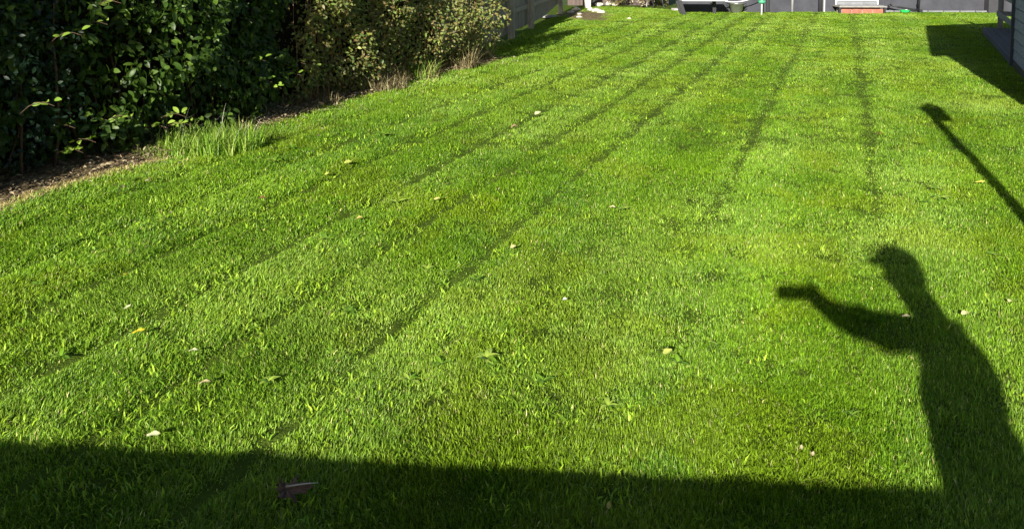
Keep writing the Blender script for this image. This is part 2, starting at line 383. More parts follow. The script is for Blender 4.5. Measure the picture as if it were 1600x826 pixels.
# -- dark small leaved hedge, nearest, left edge of the photo
def stems(name, y0, y1, n, zmax, r, parent, mat, off0=0.02, offr=0.18, wig=0.03, z0=0.0):
    m = MB()
    for i in range(n):
        y = random.uniform(y0, y1); o = -off0-random.random()*offr; x = float(hed_x(y))+o
        pts = []; p = Vector((x, y, z0)); hh = random.uniform(.5, 1)*zmax
        dx, dy = random.uniform(-.12, .12), random.uniform(-.15, .15)
        for k in range(6):
            pts.append(p.copy()); p = p+Vector((dx*hh/5+random.uniform(-wig, wig), dy*hh/5+random.uniform(-wig, wig), hh/5))
        rr = r*random.uniform(.6, 1.4)
        m.tube(pts, [rr*(1-.12*k) for k in range(6)], 5)
    return m.build(name, mat, parent, smooth=True)
hA = empty('hedge', (float(hed_x(4.5)), 4.5, 0))
tag(hA, 'dark hedge of small leaves at the left edge, nearest the camera', 'hedge')
hB = empty('laurel_hedge', (float(hed_x(7)), 7.0, 0))
tag(hB, 'shaded large-leaved laurel hedge behind the tall grass tuft', 'hedge')
hC = empty('brown_twiggy_hedge', (float(hed_x(10)), 10.0, 0))
tag(hC, 'sunlit hedge with bare brown stems and dry undergrowth next to the wooden fence', 'hedge')
def fix(o, par):                      # keep world coordinates under a placed parent
    o.parent = par; o.matrix_parent_inverse = Matrix.Translation(-par.location)
    return o
TS = leaf_tmpl(0.5, .2, .2, 3); TL = leaf_tmpl(0.48, .22, .3, 5)
def foliage(name, par, n, y0, y1, hgt, size, pal, tmpl, down=.4, sunward=0.0, **kw):
    P, N, d = hedge_pts(y0, y1, n, hgt, **kw)
    xd, nn = leafdirs(N, n, down, .8, sunward)
    pal = np.array(pal); w = RNG.dirichlet(np.ones(len(pal))*0.5, n)
    c = (w[:, :, None]*pal[None]).sum(1)*(0.7+0.6*RNG.random((n, 1)))
    V, Fq, C = scatter(P, xd, nn, size*(0.6+0.7*RNG.random(n)), c, tmpl)
    return fix(pmesh(name, V, [Fq], M['leaf'], C, smooth=True), par)
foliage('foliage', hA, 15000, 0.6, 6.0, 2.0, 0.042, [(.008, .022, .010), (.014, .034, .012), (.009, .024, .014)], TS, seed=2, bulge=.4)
fix(core('light_block_core', 0.6, 5.8, 1.95, None), hA)
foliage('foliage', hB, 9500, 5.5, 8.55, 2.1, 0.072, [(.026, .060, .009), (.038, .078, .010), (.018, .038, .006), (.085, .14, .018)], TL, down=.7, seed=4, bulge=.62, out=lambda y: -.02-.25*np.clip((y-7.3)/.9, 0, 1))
fix(core('light_block_core', 5.8, 8.6, 2.0, None, .42), hB)
fix(stems('stem', 5.6, 8.6, 26, 1.3, .010, None, M['bark'], .12, .25), hB)
foliage('foliage', hC, 20000, 8.35, 12.0, 2.2, 0.046, [(.06, .12, .03), (.10, .18, .04), (.28, .38, .05), (.14, .11, .05), (.24, .11, .05), (.08, .14, .04), (.26, .22, .09), (.13, .07, .03)], TS, sunward=1.0, foot=.24, seed=6, bulge=.27, out=lambda y: .15+.02*(y-8.4))
fix(core('light_block_core', 8.6, 11.9, 2.1, None, .40), hC)
fix(stems('stem', 8.5, 12.0, 60, 1.5, .008, None, M['redbark'], -.10, .24), hC)
# hedge C end face (towards the fence)
n = 4500; z = RNG.random(n)*2.2; t = RNG.random(n)*1.4; d = RNG.exponential(.1, n).clip(0, .4)
P = np.stack([hed_x(12.0)-t*0.98+0.05*rnd(n)[:, 0], 12.0-0.15*0+0.22*t+(vnoise(t, z, .4, 3)-.5)*.3-d+.05, np.maximum(z, .02)], 1)
N = np.tile([[.1, 1.0, 0]], (n, 1)); xd, nn = leafdirs(N, n)
pal = np.array([(.06, .10, .03), (.10, .14, .045), (.08, .08, .035)]); w = RNG.dirichlet(np.ones(3)*.5, n)
V, Fq, C = scatter(P, xd, nn, .04*(.6+.7*RNG.random(n)), (w[:, :, None]*pal[None]).sum(1), TS)
fix(pmesh('end_foliage', V, [Fq], M['leaf'], C, smooth=True), hC)

def shoot(u, v, Y, n, par, L=.062, hgt=.16):
    "a leafy shoot leaning out of the hedge into the sun"
    x = (u-800)/F; d = (v-CY)/F; dn = d*math.cos(PIT)+math.sin(PIT); fw = math.cos(PIT)-d*math.sin(PIT); t = Y/fw
    tip = Vector((x*t, Y, max(.06, H-dn*t))); b_ = tip+Vector((-.30, .12, -hgt*.5)); b_.z = max(b_.z, .01)
    pts = [b_.lerp(tip, k/4)+Vector((0, 0, .05*math.sin(k*.8))) for k in range(5)]
    st = fix(MB().tube(pts, [.0035, .003, .0025, .002, .0015], 5).build('shoot', M['bark'], None, smooth=True), par)
    P = []; X = []; 
    for k in range(n):
        f = .35+.65*k/(n-1); q_ = b_.lerp(tip, f); P.append((q_.x, q_.y, q_.z+.04)); a = random.random()*6.28; X.append((math.cos(a)*.8+.3, math.sin(a)*.8, random.uniform(-.2, .5)))
    nn = np.tile(-np.array([list(SD)])*.9, (n, 1))+rnd(n)*.35+np.array([[0, 0, .4]])
    V, Fq, C = scatter(np.array(P), np.array(X), nn, L*(.6+.6*RNG.random(n)), np.array([(.16, .26, .03), (.24, .34, .05)])[RNG.integers(0, 2, n)], TL)
    lf = pmesh('shoot_leaves', V, [Fq], M['leaf'], C, smooth=True); lf.parent = st; return st
for a in ((130, 238, 5.75, 7), (150, 222, 5.8, 5), (118, 200, 5.8, 5), (85, 165, 5.4, 4), (190, 192, 6.1, 7), (208, 185, 6.15, 5), (290, 182, 6.5, 7), (300, 196, 6.5, 6), (262, 200, 6.4, 6),
          (425, 128, 7.5, 6), (440, 138, 7.5, 6), (472, 118, 7.9, 6), (478, 100, 8.0, 5), (415, 95, 7.4, 4), (340, 60, 7.0, 4), (190, 5, 6.0, 5), (168, 38, 5.9, 3), (128, 55, 5.7, 3)):
    shoot(*a, hB)
# long blades (tufts, dry undergrowth)
def long_blades(cx, cy, n, rad, hgt, wid, pal, mat, name, lean=0.7, azc=None, ell=(1, 1), z0=0.0, par=None):
    a = RNG.random(n)*2*np.pi; r = np.sqrt(RNG.random(n))*rad
    x = cx+np.cos(a)*r*ell[0]; y = cy+np.sin(a)*r*ell[1]
    az = RNG.random(n)*2*np.pi if azc is None else azc+RNG.normal(0, .8, n)
    h = hgt*(0.45+0.75*RNG.random(n)); ln = np.clip(RNG.normal(lean, .3, n), .05, 1.6); S = 6
    phi = az+np.pi/2+RNG.normal(0, .4, n); sx, sy = np.cos(phi), np.sin(phi)
    px, py, pz = x.copy(), y.copy(), np.full(n, z0-.01)
    rows = []
    for k in range(S):
        w = wid/2*(1-(k/(S-1))**1.6)+0.0002
        rows += [np.stack([px-sx*w, py-sy*w, pz], 1), np.stack([px+sx*w, py+sy*w, pz], 1)]
        th = ln*(0.25+1.5*k/(S-1)); px = px+np.cos(az)*np.sin(th)*h/S; py = py+np.sin(az)*np.sin(th)*h/S; pz = np.maximum(pz+np.cos(th)*h/S, z0+.004)
    V = np.stack(rows, 1); K = 2*S; b = np.arange(n)*K
    Fq = np.concatenate([np.stack([b+2*k, b+2*k+1, b+2*k+3, b+2*k+2], 1) for k in range(S-1)])
    pal = np.array(pal); c = pal[RNG.integers(0, len(pal), n)]*(0.7+.6*RNG.random((n, 1)))
    return pmesh(name, V.reshape(-1, 3), [Fq], mat, np.repeat(c[:, None], K, 1).reshape(-1, 3), parent=par)
GP = [(.15, .28, .02), (.24, .38, .04), (.09, .18, .02), (.34, .42, .09)]; DP = [(.30, .25, .12), (.17, .13, .06), (.10, .075, .035), (.36, .33, .17)]
def tuft(u, v, n, rad, hgt, label, pal, mat, az=None, ell=(1, 1), wid=.005, name='grass_tuft', lean=.7, group=None):
    x, y = G(u, v); t = empty(name, (x, y, 0)); tag(t, label, 'grass tuft', group)
    if mat is M['dead']: lean, n, hgt = max(lean, .95), int(n*1.6), hgt*1.35
    fix(long_blades(x, y, n, rad, hgt, wid, pal, mat, 'blades', lean, az, ell), t); return t
t = tuft(332, 232, 1900, .42, .24, 'tall uncut tuft of green grass with pale bent stems in front of the laurel hedge', GP, M['grass'], ell=(1, .8), wid=.0085)
x, y = t.location.x, t.location.y
fix(long_blades(x-.15, y+.12, 60, .5, .40, .003, [(.5, .5, .4), (.34, .36, .24)], M['dead'], 'dry_stems', .75, 0.2, (1, .8)), t)
tuft(255, 240, 420, .22, .13, 'low pale green grass clump left of the tall tuft at the laurel hedge foot', GP+[(.3, .3, .1)], M['grass'])
dry = ['dry straw-coloured clump at the left end of the sunlit hedge foot', 'largest brown tangle of dead stems under the sunlit hedge', 'green and straw grass clump under the middle of the sunlit hedge',
       'arching straw clump under the right half of the sunlit hedge', 'hanging dry stems at the fence end of the sunlit hedge', 'small green sprout on the bare soil between laurel and sunlit hedge']
tuft(506, 163, 150, .18, .16, dry[0], DP, M['dead'], name='dry_clump')
tuft(583, 138, 620, .34, .26, dry[1], DP[1:], M['dead'], name='dry_clump', ell=(1.2, 1), wid=.006)
tuft(648, 121, 420, .30, .28, dry[2], GP+DP[:2], M['dead'], name='dry_clump', wid=.007)
tuft(716, 106, 420, .26, .36, dry[3], DP, M['dead'], name='dry_clump', wid=.008, lean=.9)
tuft(757, 95, 90, .16, .60, dry[4], DP[:2]+DP[3:], M['dead'], name='dry_clump', wid=.007, lean=.35)
tuft(440, 178, 60, .2, .10, dry[5], GP, M['grass'])
# dry litter lying along the soil strip
n = 6500; y = RNG.uniform(3, 12.4, n); x = hed_x(y)+.03+np.where(RNG.random(n) < .8, RNG.uniform(-.3, .24, n), RNG.exponential(.22, n)+.1)
P = np.stack([x, y, .03+.03*RNG.random(n)], 1); xd = rnd(n); xd[:, 2] *= .15; nn = rnd(n)*.35+np.array([[0, 0, 1]])
pal = np.array([(.20, .14, .08), (.32, .25, .15), (.11, .08, .05), (.40, .33, .2)])
V, Fq, C = scatter(P, xd, nn, .018+.03*RNG.random(n), pal[RNG.integers(0, 4, n)]*(.7+.5*RNG.random((n, 1))), leaf_tmpl(.35, .3, .5, 3))
tag(pmesh('leaf_litter', V, [Fq], M['dead'], C), 'dry brown leaf litter along the foot of the hedges', 'leaf litter', kind='stuff')

# ------------------------------------------------------------------ fallen leaves and lawn weeds
def fallen(u, v, L, ang, col, label, w=.42, tilt=0.2, name='fallen_leaf', group='fallen leaves on the lawn'):
    x, y = G(u, v, .03); V, Fq = leaf_tmpl(w*random.uniform(.8, 1.1), random.uniform(.1, .5), random.uniform(-.5, .7), 6); V[:, 2] += .06*np.sin(V[:, 0]*9+V[:, 1]*14)
    o = pmesh(name, V*L-np.array([[L/2, 0, 0]]), [Fq], M['fallen'], np.tile([col], (len(V), 1)), smooth=True)
    s = MB().tube([(-L/2, 0, 0), (-L*.7, 0, .004)], L*.018, 5).build('stalk', M['bark'], o)
    o.location = (x, y, float(gz(x, y))+.036+.12*L); o.rotation_euler = (tilt, -.15, ang)
    return tag(o, label, 'leaf', group)
YEL, PAL, GRN, BRN = (.62, .52, .03), (.58, .60, .33), (.22, .38, .05), (.22, .09, .04)
FL = [(217, 520, .062, .45, YEL, 'bright yellow narrow leaf on the left of the lawn, the most vivid one', .34),
 (240, 682, .058, -.1, PAL, 'pale green-white leaf just above the edge of the wide shadow, lower left', .5),
 (302, 548, .045, .1, PAL, 'slim whitish leaf to the right of the bright yellow leaf', .3),
 (199, 484, .040, .9, PAL, 'small pale leaf just above the bright yellow leaf', .4),
 (196, 433, .036, -.6, YEL, 'small yellow leaf with a raised tip, highest of the leaves near the left edge', .5),
 (320, 597, .05, .3, (.5, .42, .2), 'straw-coloured leaf halfway between the bright yellow leaf and the wide shadow', .4),
 (410, 311, .055, .1, BRN, 'small reddish brown leaf in the upper left of the lawn', .5),
 (802, 387, .042, .5, (.75, .66, .3), 'cream yellow leaf in the middle of the lawn', .8),
 (840, 179, .10, .8, (.75, .72, .4), 'pale yellow leaf, upper middle of the lawn, in line with the fence end', .7),
 (804, 198, .085, .2, (.4, .26, .14), 'tan curled leaf just below the pale yellow one in the upper middle', .5),
 (544, 255, .07, .2, (.55, .6, .12), 'round lime-yellow leaf in the upper left centre of the lawn', .9),
 (512, 272, .05, .4, (.55, .6, .12), 'smaller lime-yellow leaf just left of the round one', .8),
 (683, 312, .05, .3, (.7, .6, .2), 'yellow leaf at the centre left of the lawn', .7),
 (562, 342, .045, .1, (.7, .5, .15), 'orange-yellow leaf in the centre left of the lawn, lower than its neighbours', .7),
 (957, 325, .05, -.4, (.75, .66, .35), 'cream leaf at the centre of the lawn, above the camera-side moss patch', .5),
 (883, 469, .026, 0, (.75, .8, .7), 'tiny round whitish petal in the middle of the lawn', .9),
 (1508, 490, .05, .3, (.72, .66, .3), 'pale yellow leaf lying on the back edge of the person shadow', .7),
 (1416, 497, .042, -.5, (.62, .56, .3), 'pale leaf at the throat of the person shadow', .5),
 (1252, 701, .024, 1.2, (.6, .5, .3), 'small cream leaf left of the person shadow, the upper one of a pair', .5),
 (1270, 711, .022, 1.0, (.6, .5, .3), 'small cream leaf left of the person shadow, the lower one of a pair', .6),
 (1532, 288, .075, -.3, (.75, .68, .12), 'yellow leaf just left of the pole shadow', .4),
 (1375, 210, .06, .1, BRN, 'reddish brown leaf left of the tip of the pole shadow', .4),
 (951, 795, .03, 1.3, (.55, .45, .12), 'small yellow leaf inside the wide shadow at the bottom of the photo', .5),
 (1578, 472, .03, .4, (.7, .66, .3), 'small pale leaf near the right edge, right of the cap shadow', .7),
 (1043, 555, .05, .4, (.5, .55, .12), 'yellow-green leaf in a weed rosette left of the person shadow', .6)]
for a in FL: fallen(a[0], a[1], a[2]*.82, a[3], tuple(.8*c for c in a[4]), a[5], w=a[6])
# maple leaf in the shade
x, y = G(447, 776, .03); mp = empty('maple_leaf', (x, y, .048), .2); mp.scale = (.95, 1.2, .7)
tag(mp, 'large withered brown lobed leaf lying in the wide shadow at the bottom left', 'leaf')
pts = []; lob = [(-150, .55), (-112, .8), (-60, 1.0), (-90+90, 1.12), (60, 1.0), (112, .8), (150, .55)]
for i, (a, r) in enumerate(lob):
    for da, f in ((-16, .52), (-8, .74), (-4, .72), (0, 1.0), (5, .74), (9, .76), (17, .5)):
        ar = math.radians(a+da); pts.append((math.cos(ar)*r*f*.075, math.sin(ar)*r*f*.066))
b = bmesh.new(); c = b.verts.new((0, 0, .012)); rg = [b.verts.new((px, py, .006+.022*math.sin(9*math.atan2(py, px))*math.hypot(px, py)/.07+.018*(px < -.02))) for px, py in pts]
for i in range(len(rg)): b.faces.new((c, rg[i], rg[(i+1) % len(rg)]))
bmesh.ops.subdivide_edges(b, edges=b.edges, cuts=1, use_grid_fill=True)
for v in b.verts: v.co.z += random.uniform(-.003, .003)
me = bpy.data.meshes.new('leaf_blade'); b.to_mesh(me); b.free(); me.materials.append(mat_basic('withered_leaf', (.12, .07, .042), .8, .35, 40, .5, 100))
o = bpy.data.objects.new('leaf_blade', me); COL.objects.link(o); o.parent = mp
MB().tube([(.0, 0, .02), (.03, -.006, .028), (.07, -.004, .026), (.095, .006, .012)], [.0032, .0028, .0022, .0014], 6).build('leaf_stalk', mat_basic('leaf_stalk', (.5, .42, .3), .7), mp, smooth=True)
# broad leaved weeds
def rosette_mesh(nl, L, cols, w=.34):
    V, Fq, C, o = [], [], [], 0
    for k in range(nl):
        a = 2*math.pi*k/nl+random.uniform(-.3, .3); tm = leaf_tmpl(w, .25, .35, 5)
        el = random.uniform(.05, .5); X = np.array([[math.cos(a)*math.cos(el), math.sin(a)*math.cos(el), math.sin(el)]])
        N = np.array([[-math.cos(a)*math.sin(el)*.8, -math.sin(a)*math.sin(el)*.8, 1.0]])+rnd(1)*.12
        v, f, c = scatter(np.array([[0, 0, .008]]), X, N, np.array([L*random.uniform(.6, 1.1)]), np.array([random.choice(cols)]), tm)
        V.append(v); Fq.append(f+o); C.append(c); o += len(v)
    return np.concatenate(V), np.concatenate(Fq), np.concatenate(C)
WC = [(.16, .30, .02), (.11, .22, .02), (.30, .40, .06)]
wm = []
for k in range(4):
    v, f, c = rosette_mesh(random.randint(9, 15), .038+.007*k, WC, .22+.06*k)
    o = pmesh('rosette_weed', v, [f], M['leaf'], c, smooth=True); wm.append(o.data); bpy.data.objects.remove(o)
wspots = [(700, 428), (668, 425), (546, 492), (512, 378), (400, 512), (335, 385), (690, 575), (760, 565), (770, 575), (1045, 560), (1060, 575), (975, 330), (930, 440), (1460, 300), (1440, 320), (1470, 315),
          (690, 622), (640, 600), (745, 440), (600, 215), (560, 240), (500, 245), (455, 235), (430, 255), (520, 215), (620, 320), (95, 560), (60, 450), (150, 420), (250, 350), (120, 380), (1350, 410), (1120, 545), (260, 296), (205, 285), (1550, 400), (1330, 655), (950, 640), (850, 600), (420, 600), (310, 500), (560, 420)]
def where(u, v):
    if v > 700: return 'in the wide shadow at the bottom of the lawn'
    a = 'near the hedge' if (v < 300 and u < 700) else ('left part' if u < 480 else ('middle' if u < 1000 else 'right part'))
    return 'low leafy weed rosette in mown grass, ' + (a if a == 'near the hedge' else a + ' of the lawn')
for i, (u, v) in enumerate(wspots):
    x, y = G(u, v); o = bpy.data.objects.new('rosette_weed', wm[i % 4]); COL.objects.link(o)
    o.location = (x, y, float(gz(x, y))+.012); s = random.uniform(.6, 1.0)*(1.5 if v < 330 else 1); o.scale = (s, s, s); o.rotation_euler = (0, 0, random.random()*6.3)
    lb = where(u, v); tag(o, lb if v <= 700 else 'leafy weed rosette '+lb, 'weed', 'leafy weeds in the lawn, '+lb)

# ------------------------------------------------------------------ wooden fence on the left
FZ = math.atan2(fdir.y, fdir.x); FN = Vector((fdir.y, -fdir.x, 0))     # FN towards the lawn
fe = empty('wooden_fence', (FA.x, FA.y, 0), FZ)
tag(fe, 'weathered grey board fence in shade between the sunlit hedge and the rubble', 'fence')
# local x along the fence, -y towards the lawn
L0, L1 = -6.5, (FB-FA).length
m = MB(); s = L0
while s < L1+1.6:
    wv = random.uniform(.105, .125); zb = .07 if s < 1.9 else .07+.07*(s-1.9)
    m.box((s+wv/2, .05+random.uniform(-.004, .004), (1.75+zb)/2), (wv, .018, 1.75-zb+random.uniform(-.02, .02)), rot=Matrix.Rotation(random.uniform(-.006, .006), 4, 'Y'), bevel=.002); s += wv+.012
m.build('boards', M['fence'], fe)
for z in (.47, 1.35):
    MB().box(((L0+L1)/2+.6, .012, z), (L1-L0+1.2, .045, .09), bevel=.004).build('rail', M['fpost'], fe)
for sx in (-4.4, -2.0, 0.0, L1):
    MB().box((sx, -.065, .85), (.13, .105, 1.8), bevel=.006).build('post', M['fpost'], fe)
    MB().lathe((sx, -.065, 1.75), [(.09, 0), (.07, .03), (.01, .05)], 4).build('post_cap', M['fpost'], fe)
x, y = G(918, 13)
tag(MB().box((x, y, .55), (.15, .15, 1.12), .25, bevel=.01).build('concrete_post', M['concrete']), 'pale sunlit concrete post at the far end of the wooden fence', 'post')
x, y = G(934, 9)
tag(MB().tube([(x-.25, y+.1, .05), (x+.35, y+.5, .30)], .035, 6).build('timber_pole', M['rail']), 'grey length of timber leaning behind the rubble near the concrete post', 'timber')
x, y = G(857, 29)
tag(MB().box((x, y, .05), (.5, .22, .04), 1.0, bevel=.006).build('plank', M['rail']), 'short grey plank lying in the shade at the foot of the fence', 'plank')
# rubble stones
def rock(u, v, s, label, dz=0, mat='stone', grp='pale stones by the fence end'):
    bm = bmesh.new(); bmesh.ops.create_icosphere(bm, subdivisions=2, radius=1)
    a, b_, c_ = random.uniform(.7, 1.2), random.uniform(.6, 1), random.uniform(.4, .7); sd_ = Vector((random.random()*9, random.random()*9, 0))
    from mathutils import noise
    for w in bm.verts:
        k = 1+.45*noise.noise(w.co*1.3+sd_); w.co = Vector((w.co.x*a*k, w.co.y*b_*k, w.co.z*c_*k))*s
    me = bpy.data.meshes.new('stone'); bm.to_mesh(me); bm.free(); me.materials.append(M[mat])
    o = bpy.data.objects.new('stone', me); COL.objects.link(o); x, y = G(u, v); o.location = (x, y, s*.25+dz); o.rotation_euler = (0, 0, random.random()*6)
    return tag(o, label, 'stone', grp)
for u, v, s, lb in [(936, 10, .14, 'tall pale stone just right of the concrete post'), (931, 19, .15, 'largest cream stone below and right of the concrete post'), (940, 21, .10, 'cream stone at the right end of the rubble'),
    (905, 24, .10, 'small stone in front of the concrete post foot'), (900, 17, .12, 'flat stone at the left of the concrete post'), (892, 21, .10, 'flat pale stone at the edge of the fence shade'),
    (905, 28, .07, 'small white stone nearest the camera in the rubble'), (922, 17, .12, 'brown stone directly under the concrete post'), (951, 8, .12, 'pale stone left of the dry plant by the back corner'),
    (960, 9, .10, 'pale stone under the dry plant by the back corner')]: rock(u, v, s, lb)
rock(983, 30, .055, 'small white lump lying alone on the far lawn', grp=None)
# earth patch under the rubble
x, y = G(918, 24); n = 20
bm = bmesh.new(); c = bm.verts.new((x, y, .035)); rg = [bm.verts.new((x+math.cos(k*2*math.pi/n)*(.75+.25*random.random()), y+math.sin(k*2*math.pi/n)*(2.0+.6*random.random()), -.01)) for k in range(n)]
for k in range(n): bm.faces.new((c, rg[k], rg[(k+1) % n]))
me = bpy.data.meshes.new('earth_patch'); bm.to_mesh(me); bm.free(); me.materials.append(M['soil']); o = bpy.data.objects.new('earth_patch', me); COL.objects.link(o); tag(o, kind='structure')
# dry plants by the back left corner
def shrub(u, v, h, n, label, pal, name='dry_plant'):
    x, y = G(u, v); r = empty(name, (x, y, 0)); tag(r, label, 'plant')
    m = MB()
    for k in range(9):
        a = random.random()*6.28; e = random.uniform(.1, .45)
        m.tube([(0, 0, 0), (math.cos(a)*h*e*.5, math.sin(a)*h*e*.5, h*.55), (math.cos(a)*h*e, math.sin(a)*h*e, h)], [.012, .009, .004], 5)
    m.build('stems', M['bark'], r)
    P = rnd(n)*np.array([[h*.28, h*.28, h*.25]])+np.array([[0, 0, h*.62]]); P[:, 2] = np.abs(P[:, 2])
    pal = np.array(pal); V, Fq, C = scatter(P, rnd(n), rnd(n)+np.array([[0, -.5, .8]]), .07*(.6+.6*RNG.random(n)), pal[RNG.integers(0, len(pal), n)], TS)
    pmesh('leaves', V, [Fq], M['leaf'], C, parent=r); return r
shrub(966, 10, .6, 500, 'yellow-green dry plant in the back left corner above the pale stones', [(.2, .22, .06), (.35, .32, .15), (.14, .12, .06)])
shrub(1003, 12, .45, 240, 'straggly dry plant at the foot of the brown panel', [(.35, .3, .2), (.2, .14, .1), (.5, .45, .35)])
shrub(1031, 10, .5, 260, 'leafy green potted-looking plant between the white chair and the slanted black prop', [(.12, .18, .04), (.2, .25, .06)], 'green_plant')
shrub(1501, 18.5, .14, 60, 'small weed growing at the foot of the back wall near the dark corner', [(.2, .24, .08), (.3, .3, .14)], 'wall_weed')

# ------------------------------------------------------------------ back wall and what stands in front of it
x0, x1 = G(1054, 16)[0], 14.5
wl = empty('garden_wall', ((x0+x1)/2, WY((x0+x1)/2), 0)); tag(wl, 'long dark grey rendered wall closing the far end of the lawn', 'wall')
ang = math.atan2(WY(x1)-WY(x0), x1-x0); wl.rotation_euler = (0, 0, ang)
MB().box((0, .11, .95), (x1-x0, .2, 2.1)).build('wall_face', M['render'], wl); MB().box((0, .11, 2.03), (x1-x0+.06, .27, .06), bevel=.01).build('coping', M['kerb'], wl)
def onwall(u, dy=-.1):
    x = (u-800)/F*22.25
    return x, WY(x)+dy
x2 = G(925, 11)[0]
tag(MB().box(((x2+x0)/2-.2, 25.2, .9), (x0-x2+.9, .12, 2.0)).build('timber_screen', M['brownpanel']), 'brown timber panel in the far left corner beyond the lawn', 'panel')
x, y = G(1011, 12); tag(MB().box((x, y+.25, .8), (.07, .07, 1.7)).build('thin_post', M['pipe']), 'thin grey post between the dry plant and the white chair', 'post')
# kerb stones along the foot of the wall
ks = []; xx = onwall(1368)[0]
i = 0
while xx < onwall(1533)[0]:
    w = random.uniform(.35, .5); ks.append((xx+w/2, w)); xx += w+.02
for i, (xc, w) in enumerate(ks):
    o = MB().box((0, 0, 0), (w, .10, .04), bevel=.01).build('edging_stone', M['greytable']); o.location = (xc, WY(xc)-.09, .03)
    tag(o, 'low pale edging stone in the row at the foot of the back wall', 'edging stone', 'edging stones in a row along the back wall')
x, y = G(1067, 16.5); tag(MB().box((x, y, .02), (.55, .4, .06), .05, bevel=.008).build('paving_slab', M['concrete']), 'pale paving slab on the lawn edge left of the metal bucket', 'paving slab')
# white garden chair (mostly above the frame)
x, y = G(1020, 12); ch = empty('garden_chair', (x, y-.1, 0), .5); tag(ch, 'garden chair with white seat and curved black legs at the far left corner', 'chair')
MB().box((0, 0, .40), (.44, .42, .05), bevel=.015).build('seat', M['white'], ch); MB().box((0, .21, .68), (.42, .03, .46), rot=Matrix.Rotation(-.15, 4, 'X'), bevel=.01).build('backrest', M['white'], ch)
for a in (-1, 1):
    for b_ in (-1, 1): MB().tube([(a*.19, b_*.17, .38), (a*.20, b_*.15, .26), (a*.17, b_*.21, .12), (a*.2, b_*.25, 0)], .016, 6).build('leg', M['black'], ch)
# folding table with white cloth/edge and slanted black leg
x, y = onwall(1088, -.75); tb = empty('garden_table', (x, y, 0), ang); tag(tb, 'white-topped garden table with slanted black legs at the left end of the back wall', 'table')
MB().box((0, 0, .37), (1.15, .6, .05), bevel=.015).build('table_top', M['white'], tb)
for a, b_ in ((-1, -1), (-1, 1), (.62, 1)): MB().box((a*.56, b_*.22, .16), (.09, .05, .36), rot=Matrix.Rotation(a*.32*(1 if a < 0 else -.2), 4, 'Y')).build('leg', M['black'], tb)
# sagging white hose between table and wall
x, y = onwall(1100, -.5); pts = []
for k in range(25):
    t = k/24; pts.append((x+t*1.5, y, .44-.17*math.sin(math.pi*min(1, t*1.0))+.10*t*t))
tag(MB().tube(pts, .012, 6).build('washing_line', M['white'], smooth=True), 'thin white line sagging above the metal bucket', 'line')
# bucket
x, y = onwall(1146, -.3); bk = empty('metal_bucket', (x, y, 0)); tag(bk, 'shiny galvanised bucket standing before the grey wall', 'bucket')
MB().lathe((0, 0, 0), [(.12, 0), (.13, .01), (.2, .235), (.213, .24), (.213, .25), (.19, .25), (.12, .02)], 28).build('bucket_body', M['silver'], bk, smooth=True)
for a in (-1, 1): MB().tube([(a*.2, 0, .22), (a*.25, 0, .25), (a*.27, 0, .2), (a*.2, 0, .15)], .01, 6).build('handle', M['black'], bk)
# white pole with green collar and black support
x, y = G(1190, 23.5); pl = empty('netball_pole', (x, y, 0)); pl.name = 'white_pole'; tag(pl, 'slim white pole with a green collar standing on the far lawn', 'pole')
MB().lathe((0, 0, 0), [(.024, 0), (.024, 1.9), (.02, 1.92)], 14).build('shaft', M['white'], pl, smooth=True); MB().lathe((0, 0, .29), [(.03, 0), (.09, .012), (.09, .07), (.03, .085)], 16).build('collar', M['green'], pl, smooth=True)
x, y = onwall(1192, -.16); tag(MB().box((-.075, 0, .3), (.06, .06, .6), bevel=.01).box((.08, 0, .3), (.085, .06, .6), bevel=.01).box((0, 0, .56), (.3, .07, .06), bevel=.01).build('black_stand', M['black'], loc=(x, y, 0)), 'black two-legged stand against the wall behind the white pole', 'stand')
for u, mt, w, nm, lb in ((1236, 'pipe', .065, 'downpipe', 'pale grey downpipe on the wall right of the white pole'), (1279, 'pipe_and_shade', .11, 'downpipe', 'dark downpipe on the wall left of the brick seat')):
    x, y = onwall(u, -.06); o = empty(nm, (x, y, 0)); tag(o, lb, 'pipe'); MB().lathe((0, 0, 0), [(w/2, .0), (w/2, 1.9)], 14).build('pipe', M[mt], o, smooth=True); MB().box((0, .02, .5), (w*1.4, .03, .04)).build('bracket', M['black'], o)
x, y = onwall(1285, -.05); tag(MB().box((0, 0, .95), (.04, .05, 1.9)).build('trim_strip', M['pipe'], loc=(x, y, 0)), 'narrow grey strip beside the dark downpipe', 'strip')
# brick base with slate seat and white back
x, y = onwall(1333, -.32); bs = empty('brick_bench', (x, y, 0), ang); tag(bs, 'low terracotta brick bench with grey top and white frame at the far wall', 'bench')
m = MB(); g = MB(); g.box((0, 0, .045), (1.07, .36, .10))
for k in range(4):
    m.box((-.40+k*.27, 0, .055), (.258, .38, .115), bevel=.006)
m.build('brick_course', M['brick'], bs); g.build('mortar', M['mortar'], bs)
MB().box((0, 0, .175), (1.22, .5, .035), bevel=.008).build('seat_edge', M['rail'], bs); MB().box((0, .03, .20), (1.12, .42, .012)).build('seat_top', M['greytable'], bs)
for a in (-1, 1):
    MB().box((a*.575, -.18, .08), (.05, .05, .155)).build('leg', M['black'], bs); MB().box((a*.55, .2, .50), (.045, .045, .65), rot=Matrix.Rotation(a*.05, 4, 'Y')).build('frame_post', M['white'], bs)
MB().box((0, .19, .25), (1.08, .03, .09)).build('back_board', M['greytable'], bs); MB().box((0, .21, .37), (1.06, .03, .13), bevel=.01).build('back_slat', M['white'], bs); MB().box((0, .21, .62), (1.06, .03, .13), bevel=.01).build('back_slat', M['white'], bs)
